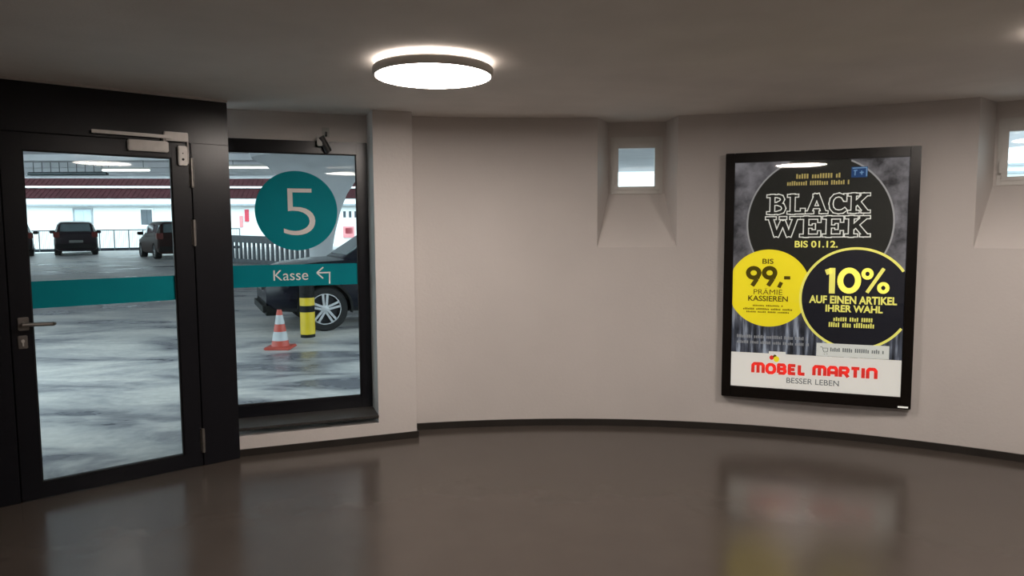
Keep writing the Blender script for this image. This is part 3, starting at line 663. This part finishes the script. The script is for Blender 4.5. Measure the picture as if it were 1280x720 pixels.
# thin railing along the far edge of the deck
def fence_line(pa, pb_, n): return [(pa[0]+(pb_[0]-pa[0])*i/n, pa[1]+(pb_[1]-pa[1])*i/n) for i in range(n+1)]
ra, rb_ = (at_depth(10, 33.5), 33.5), (at_depth(300, 36.5), 36.5)
o = empty('railing', (ra[0], ra[1], deckz(ra[1])), 0); N = 16; ps = fence_line((0, 0), (rb_[0]-ra[0], rb_[1]-ra[1]), N)
dz = lambda q: deckz(ra[1]+q[1])-deckz(ra[1])
for i, q in enumerate(ps): MB().box(q[0]-.022, q[0]+.022, q[1]-.022, q[1]+.022, dz(q)-.02, dz(q)+1.02).build('post', 'rail', o)
q0, q1 = ps[0], ps[-1]
MB().tube((*q0, dz(q0)+1.02), (*q1, dz(q1)+1.02), .028, 8).build('top_rail', 'rail', o)
MB().add([(q0[0],q0[1],dz(q0)-.02),(q1[0],q1[1],dz(q1)-.02),(q1[0],q1[1],dz(q1)+.13),(q0[0],q0[1],dz(q0)+.13),(q0[0],q0[1]+.08,dz(q0)-.02),(q1[0],q1[1]+.08,dz(q1)-.02),(q1[0],q1[1]+.08,dz(q1)+.13),(q0[0],q0[1]+.08,dz(q0)+.13)], [(0,1,2,3),(4,7,6,5),(0,4,5,1),(1,5,6,2),(2,6,7,3),(3,7,4,0)]).build('kerb', 'rail_dark', o)
br_ = MB()
for q in fence_line(ps[0], ps[-1], N*8): br_.box(q[0]-.006, q[0]+.006, q[1]-.006, q[1]+.006, dz(q)+.1, dz(q)+1.01)
br_.build('bars', 'rail', o)['kind'] = 'stuff'
tag(o, 'thin grey metal railing along the far edge of the parking deck', 'railing')

# dark slatted guard rail seen through the window
ra2 = (at_depth(268, 27), 27.0); rb2 = (at_depth(408, 22.3), 22.3)
o = empty('guard_rail', (ra2[0], ra2[1], deckz(ra2[1])), 0); V = (rb2[0]-ra2[0], rb2[1]-ra2[1]); Ln = math.hypot(*V); ang = math.atan2(V[1], V[0])
dz2 = lambda t: deckz(ra2[1]+V[1]*t)-deckz(ra2[1])
def gbox(t, hw, hd, z0, z1):
    c_, s_ = math.cos(ang), math.sin(ang); x_, y_ = V[0]*t, V[1]*t
    q = [(x_+c_*a_-s_*d_, y_+s_*a_+c_*d_) for a_, d_ in ((-hw,-hd),(hw,-hd),(hw,hd),(-hw,hd))]
    return MB().prism(q, z0+dz2(t), z1+dz2(t))
NS = 24; sl = gbox(0, .055, .03, .10, .95)
for i in range(NS): gbox((i+.5)/NS, .055, .03, .12, .78).build('slat', 'rail_dark', o)
def longbar(z0, z1, hd, name, m_):
    n = Vector((-math.sin(ang), math.cos(ang)))*hd; e = dz2(1)
    MB().add([(-n.x,-n.y,z0),(V[0]-n.x,V[1]-n.y,z0+e),(V[0]+n.x,V[1]+n.y,z0+e),(n.x,n.y,z0),(-n.x,-n.y,z1),(V[0]-n.x,V[1]-n.y,z1+e),(V[0]+n.x,V[1]+n.y,z1+e),(n.x,n.y,z1)], [(0,3,2,1),(4,5,6,7),(0,1,5,4),(1,2,6,5),(2,3,7,6),(3,0,4,7)]).build(name, m_, o)
longbar(.74, 1.0, .05, 'top_rail', 'rail_dark'); longbar(-.03, .14, .06, 'kerb', 'rail_dark')
tag(o, 'dark slatted guard rail on the deck seen under the round sticker', 'railing')

# building across the road
BF = Frame((-46, 41.5), (1.0, 47.2)); bo = empty('white_building', (BF.p.x, BF.p.y, -4.0), BF.a); ZB = 4.0
LB = BF.len; EH = 3.42+ZB
MB().box(0, LB, 0, 12, -.1, EH+.1).build('wall', 'facade', bo)
MB().box(-.3, LB+.3, -.42, -.30, EH-.02, EH+.32).build('fascia', 'fascia', bo)
MB().box(-.3, LB+.3, -.44, -.28, EH-.14, EH-.02).build('gutter', 'gutter', bo)
rf = MB().add([(-.4,-.5,EH+.34),(LB+.4,-.5,EH+.34),(LB+.4,6,EH+4.3),(-.4,6,EH+4.3),(-.4,12.5,EH+.34),(LB+.4,12.5,EH+.34)], [(0,1,2,3),(3,2,5,4),(0,3,4),(1,5,2),(0,4,5,1)]).build('roof', 'roof', bo)
tl_ = MB(); n = int(LB/.3)
for i in range(n): tl_.tube((i*.3+.15,-.53,EH+.33), (i*.3+.15,5.9,EH+4.28), .025, 6)
tl_.build('tile_rows', 'roof', rf)['kind'] = 'stuff'
MB().tube((0, .55, EH+1.08), (LB, .55, EH+1.08), .07, 8).build('snow_guard', 'fascia', rf)
def bwin(px_l, px_r, py_t, py_b, glassm, framew=.09):
    a_ = BF.px(px_l, py_t); c_ = BF.px(px_r, py_b); x0, x1, z0, z1 = a_[0], c_[0], c_[1]+ZB, a_[1]+ZB
    f = MB()
    for v in ((x0-framew, x0, z0-framew, z1+framew), (x1, x1+framew, z0-framew, z1+framew), (x0, x1, z0-framew, z0), (x0, x1, z1, z1+framew)): f.box(v[0], v[1], -.06, .02, v[2], v[3])
    f = f.build('window', 'fascia' if glassm == 'winglass' else 'gutter', bo)
    MB().box(x0, x1, -.03, .01, z0, z1).box((x0+x1)/2-.03, (x0+x1)/2+.03, -.05, 0, z0, z1).build('pane', glassm, f)
    return f
bwin(93, 115, 262, 281, 'blind'); bwin(176, 191, 262, 281, 'winglass')
for xx in (429, 436, 443): bwin(xx, xx+3.5, 264, 272, 'winglass', .04)
def panel(xl, yt, xr, yb, m_, name):
    a_ = BF.px(xl, yt); c_ = BF.px(xr, yb); MB().box(a_[0], c_[0], -.08, .01, c_[1]+ZB, a_[1]+ZB).build(name, m_, bo)
panel(306, 262, 311.5, 277, 'red', 'red_panel'); panel(299.5, 270, 304, 284, 'pink', 'red_panel'); panel(429, 283, 443, 297, 'pink', 'red_panel'); panel(432, 285, 441, 292, 'red', 'red_panel')
tag(bo, 'long white building with a dark red tiled roof beyond the parking deck', 'building')

ao = empty('white_annex', (3.0, 44, -4.0), rad(-6))
MB().box(0, 48, 0, 10, -.1, 14).build('wall', 'facade', ao); MB().box(-.2, 48.2, -.3, 10.3, 14, 14.35).build('roof_edge', 'gutter', ao)
for z_ in (7.9, 8.35, 8.8, 9.25): MB().box(22, 47, -.25, .01, z_, z_+.13).build('louvre', 'gutter', ao)
tag(ao, 'tall plain white building showing in the small niche windows', 'building')

# ------------------------------------------------------------------ cars
def loft(secs, cap=True):
    b = MB(); n = len(secs[0])
    for s_ in secs: b.v += [tuple(p) for p in s_]
    for j in range(len(secs)-1):
        for i in range(n): b.f.append((j*n+i, j*n+(i+1)%n, (j+1)*n+(i+1)%n, (j+1)*n+i))
    if cap: b.f.append(tuple(range(n))[::-1]); b.f.append(tuple(range((len(secs)-1)*n, len(secs)*n)))
    return b
def body_sec(x, zb, zt, hw):
    h = zt-zb; half = [(hw*.80, zb), (hw*.95, zb+.10*h), (hw, zb+.32*h), (hw, zb+.62*h), (hw*.965, zb+.88*h), (hw*.90, zt-.01*h), (hw*.6, zt+.012)]
    return [(x, y, z) for y, z in half] + [(x, -y, z) for y, z in reversed(half)]
def cabin_sec(x, zb, zt, hb, ht):
    half = [(hb, zb), (hb+(ht-hb)*.5, zb+(zt-zb)*.55), (ht, zt-.07*min(1, (zt-zb)/.4)), (ht*.86, zt-.012), (ht*.5, zt)]
    return [(x, y, z) for y, z in half] + [(x, -y, z) for y, z in reversed(half)]
def make_wheel(r, w, parent, loc, side, detail):
    tyre = MB().lathe([(r*.70,-w/2), (r*.93,-w/2), (r,-w*.36), (r,w*.36), (r*.93,w/2), (r*.70,w/2)], 40, axis='y', close=True).build('wheel', 'tyre', parent, smooth=True, loc=loc)
    s_ = side
    MB().lathe([(r*.71, -w*.40), (r*.71, w*.40), (r*.66, w*.40), (r*.63, w*.1), (r*.63, -w*.1), (r*.66, -w*.40)], 36, axis='y', close=True).lathe([(0,-.02), (r*.64,-.02), (r*.64,.02), (0,.02)], 36, axis='y').build('rim_barrel', 'rimdark', tyre, smooth=True)
    y = s_*w*.40
    MB().lathe([(r*.655, y-.012), (r*.715, y-.012), (r*.715, y+.012), (r*.655, y+.012)], 40, axis='y', close=True).build('rim_lip', 'rim', tyre, smooth=True)
    MB().lathe([(0, y-.06), (r*.16, y-.06), (r*.15, y), (0, y+.006)], 20, axis='y').build('hub', 'rim', tyre, smooth=True)
    for k in range(5):
        a_ = 2*math.pi*k/5+.32
        sp = MB()
        for e in ((-.10, .10) if detail else (0,)):
            c_, q = math.cos(a_), math.sin(a_); nx, nz = -q, c_; off = e*r*1.0; hw = .019*r/.36*(1 if detail else 2.4)
            base = (c_*r*.10+nx*off*.55, q*r*.10+nz*off*.55); tip = (c_*r*.67+nx*off, q*r*.67+nz*off)
            sp.add([(p[0]+nx*t*hw, yy, p[1]+nz*t*hw) for yy in (y-.035, y) for p in (base, tip) for t in (-1, 1)], [(0,1,3,2),(4,6,7,5),(0,2,6,4),(1,5,7,3),(0,4,5,1),(2,3,7,6)])
        sp.build('spoke', 'rim', tyre)
    return tyre
def cut_wells(o, wells):                       # wheel wells cut out of the body mesh
    k = wells.build('wells', 'plastic'); md = o.modifiers.new('wells', 'BOOLEAN'); md.object = k; md.operation = 'DIFFERENCE'; md.solver = 'EXACT'
    par = o.parent; o.parent = None
    dg = bpy.context.evaluated_depsgraph_get(); dg.update(); me = bpy.data.meshes.new_from_object(o.evaluated_get(dg))
    o.modifiers.clear(); o.data = me; o.parent = par; bpy.data.objects.remove(k)
    for p in me.polygons: p.use_smooth = True
    me.set_sharp_from_angle(angle=rad(38))
def make_car(name, loc, rotz, paint, d, label, detail=False):
    c_ = empty(name, loc, rotz); L, Wd = d['L'], d['W']; hw = Wd/2; belt = d['belt']
    secs = [body_sec(x*L, zb, zt, hw*k) for x, zb, zt, k in d['body']]
    bd_ = loft(secs).build('body', paint, c_, smooth=True)
    wells = MB()
    for x in (d['wf'], d['wr']):
        for s_ in (-1, 1): wells.lathe([(0, -.17), (d['r']*1.15, -.17), (d['r']*1.15, .2), (0, .2)], 32, axis='y', c=(x*L, s_*(hw-.14), d['r']*1.02))
    cut_wells(bd_, wells)
    cs = [(x*L, zb, zt, hw*a_, hw*e) for x, zb, zt, a_, e in d['cabin']]
    loft([cabin_sec(*q) for q in cs]).build('cabin', paint, c_, smooth=True)
    def glass_quad(name_, q, off):
        q = [Vector(p) for p in q]; n = (q[1]-q[0]).cross(q[3]-q[0]).normalized()
        ctr = sum(q, Vector())/4
        if n.dot(ctr-Vector((0,0,.8))) < 0: n = -n
        MB().add([p+n*off for p in q]+[p-n*.02 for p in q], [(0,1,2,3),(4,7,6,5),(0,4,5,1),(1,5,6,2),(2,6,7,3),(3,7,4,0)]).build(name_, 'carglass', c_)
    def top_pt(i, f): q = cs[i]; return Vector((q[0], q[4]*.84*f, q[2]-.006))
    def patch(i, j, u0, u1, name_):
        a0_, a1_, b0_, b1_ = top_pt(i, -1), top_pt(i, 1), top_pt(j, -1), top_pt(j, 1)
        glass_quad(name_, [a0_.lerp(b0_, u0), a1_.lerp(b1_, u0), a1_.lerp(b1_, u1), a0_.lerp(b0_, u1)], .012)
    patch(0, 1, .10, .86, 'rear_window'); patch(len(cs)-1, len(cs)-2, .08, .9, 'windscreen')
    for s_ in (-1, 1):
        for i in range(1, len(cs)-2):
            qa, qb = cs[i], cs[i+1]
            def sd(q, u): y = q[3]+(q[4]-q[3])*u; z = q[1]+(q[2]-q[1])*u; return Vector((q[0], s_*y, z))
            P_ = [sd(qa, .22), sd(qb, .22), sd(qb, .80), sd(qa, .80)]
            m0 = .05; P_ = [P_[0].lerp(P_[1], m0), P_[1].lerp(P_[0], m0), P_[2].lerp(P_[3], m0), P_[3].lerp(P_[2], m0)]
            glass_quad('side_window', P_, .022)
        r = d['r']
        for x in (d['wf'], d['wr']):
            if detail:
                fl = MB()
                for k in range(20):
                    qd = [(rr_*math.cos(t_), yy, rr_*math.sin(t_)) for yy in (-.05, .012) for t_ in (math.pi*(-.06+1.12*k/20), math.pi*(-.06+1.12*(k+1)/20)) for rr_ in (r*1.13, r*1.22)]
                    fl.add(qd, [(0,1,3,2),(4,6,7,5),(0,2,6,4),(1,5,7,3)]+([(0,4,5,1)] if k == 0 else [])+([(2,3,7,6)] if k == 19 else []))
                fl.build('wheel_arch', 'plastic', c_, smooth=True, loc=(x*L, s_*(hw-.004), r*1.02))
            make_wheel(r, .24, c_, (x*L, s_*(hw-.125), r), s_, detail)
        mx = d['mirror']*L
        MB().bbox(mx-.07, mx+.07, s_*hw+(-.02 if s_ > 0 else -.2), s_*hw+(.2 if s_ > 0 else .02), belt+.02, belt+.16, .03).build('mirror', paint, c_, smooth=True)
        tx = d['body'][0][0]*L; ty = hw*d['tail'][0]
        MB().bbox(tx-.03, tx+.20, min(s_*ty, s_*hw*1.003), max(s_*ty, s_*hw*1.003), d['tail'][1], d['tail'][2], .02).build('tail_light', 'taillight', c_, smooth=True)
        fx = d['body'][-1][0]*L
        MB().bbox(fx-.30, fx-.03, min(s_*hw*.50, s_*hw*.90), max(s_*hw*.50, s_*hw*.90), d['head'][0], d['head'][1], .03).build('headlight', 'headlight', c_, smooth=True)
    tx = d['body'][0][0]*L; fx = d['body'][-1][0]*L
    MB().bbox(tx-.05, tx+.15, -hw*.93, hw*.93, .30, .50, .04).build('rear_bumper', d.get('bumper', 'plastic'), c_, smooth=True)
    MB().bbox(tx-.062, tx-.03, -.26, .26, d['plate'], d['plate']+.11, .004).build('number_plate', 'plate', c_)
    MB().bbox(fx-.20, fx+.05, -hw*.80, hw*.80, .26, .46, .05).build('front_bumper', 'plastic', c_, smooth=True)
    MB().bbox(fx-.08, fx+.03, -hw*.42, hw*.42, .60, d['head'][1], .03).build('grille', 'chrome' if detail else 'plastic', c_, smooth=True)
    return tag(c_, label, 'car')
hatch = dict(L=3.75, W=1.66, belt=.93, r=.29, wf=.325, wr=-.335, mirror=.17, tail=(.72, .78, 1.02), head=(.62, .80), plate=.55,
  body=[(-.5,.30,.92,.90), (-.485,.22,.98,.97), (-.40,.20,.97,1), (-.1,.20,.94,1), (.2,.20,.92,1), (.33,.20,.88,.99), (.44,.22,.76,.95), (.485,.26,.66,.86), (.5,.32,.58,.76)],
  cabin=[(-.492,.9,1.0,.90,.84), (-.43,.9,1.44,.95,.74), (-.25,.9,1.50,.97,.76), (.02,.9,1.50,.97,.76), (.11,.9,1.40,.96,.76), (.30,.86,.93,.92,.80)])
suv = dict(L=4.7, W=1.92, belt=1.12, r=.342, wf=.322, wr=-.30, mirror=.15, tail=(.62, .92, 1.12), head=(.72, .92), plate=.75,
  body=[(-.5,.42,1.05,.88), (-.48,.32,1.10,.96), (-.40,.28,1.12,1), (-.1,.27,1.12,1), (.15,.27,1.11,1), (.33,.28,1.07,.99), (.42,.30,1.02,.965), (.475,.32,.93,.90), (.5,.40,.80,.80)],
  cabin=[(-.49,1.05,1.15,.88,.80), (-.41,1.05,1.62,.94,.70), (-.2,1.05,1.70,.96,.73), (.02,1.05,1.69,.96,.73), (.10,1.05,1.58,.95,.73), (.25,1.02,1.12,.90,.78)])
sw = math.atan(.026)
# small dark hatchback seen from behind at the railing
x = at_depth(96, 30.5); make_car('hatchback', (x-1.0, 30.5+1.55, deckz(31.4)), rad(90+32), 'cardark', hatch, 'small dark hatchback seen from behind, parked facing the far railing')
x = at_depth(225, 27.6); make_car('hatchback', (x-1.18, 27.6+1.45, deckz(28.6)), rad(90+39), 'carbrown', hatch, 'dark brown hatchback with red tail lamp parked at an angle')
x = at_depth(13, 29.6); make_car('hatchback', (x-1.05, 29.6+1.5, deckz(30.4)), rad(90+34), 'cardark', hatch, 'dark car almost hidden behind the left stile of the door')
# black SUV behind the bollard, nose turned towards the room
wy = 10.65; wx = at_depth(405.5, wy, 385); yaw = rad(180+25)
fwd = Vector((math.cos(yaw), math.sin(yaw))); left = Vector((-fwd.y, fwd.x)); wl = Vector((wx, wy)) - fwd*(.322*4.7) - left*(.96-.125)
make_car('black_suv', (wl.x, wl.y, deckz(10.65)), yaw, 'carblack', suv, 'black SUV with silver double-spoke alloy wheel behind the bollard', True)

# bollard and traffic cone
by = 10.1; o = empty('bollard', (at_depth(384.5, by, 400), by, deckz(by)), 0); r = .105
for z0, z1, m_, k in ((-.01, .045, 'black', 1.0), (.045, .37, 'yellow', 1.004), (.37, .465, 'black', 1.0), (.465, .58, 'yellow', 1.004), (.58, .78, 'black', 1.0), (.78, .90, 'yellow', 1.004)):
    MB().lathe([(0, z0), (r*k, z0), (r*k, z1), (0, z1)], 28).build('band', m_, o, smooth=True)
MB().lathe([(0, .90), (r, .90), (r, .95), (r*.85, .985), (0, 1.0)], 28).build('cap', 'black', o, smooth=True)
tag(o, 'yellow and black banded bollard in front of the black SUV', 'bollard')
cy = 9.25; o = empty('traffic_cone', (at_depth(350.5, cy, 430), cy, deckz(cy)), 0)
MB().bbox(-.17, .17, -.17, .17, -.005, .035, .012).build('base', 'cone_red', o)
def cr(z): return .125-(z/.52)*.095
for z0, z1, m_ in ((.03, .11, 'cone_red'), (.11, .23, 'cone_white'), (.23, .33, 'cone_red'), (.33, .45, 'cone_white'), (.45, .52, 'cone_red')):
    MB().lathe([(0, z0), (cr(z0), z0), (cr(z1), z1), (0, z1)], 28).build('band', m_, o, smooth=True)
tag(o, 'red and white traffic cone left of the bollard', 'traffic cone')
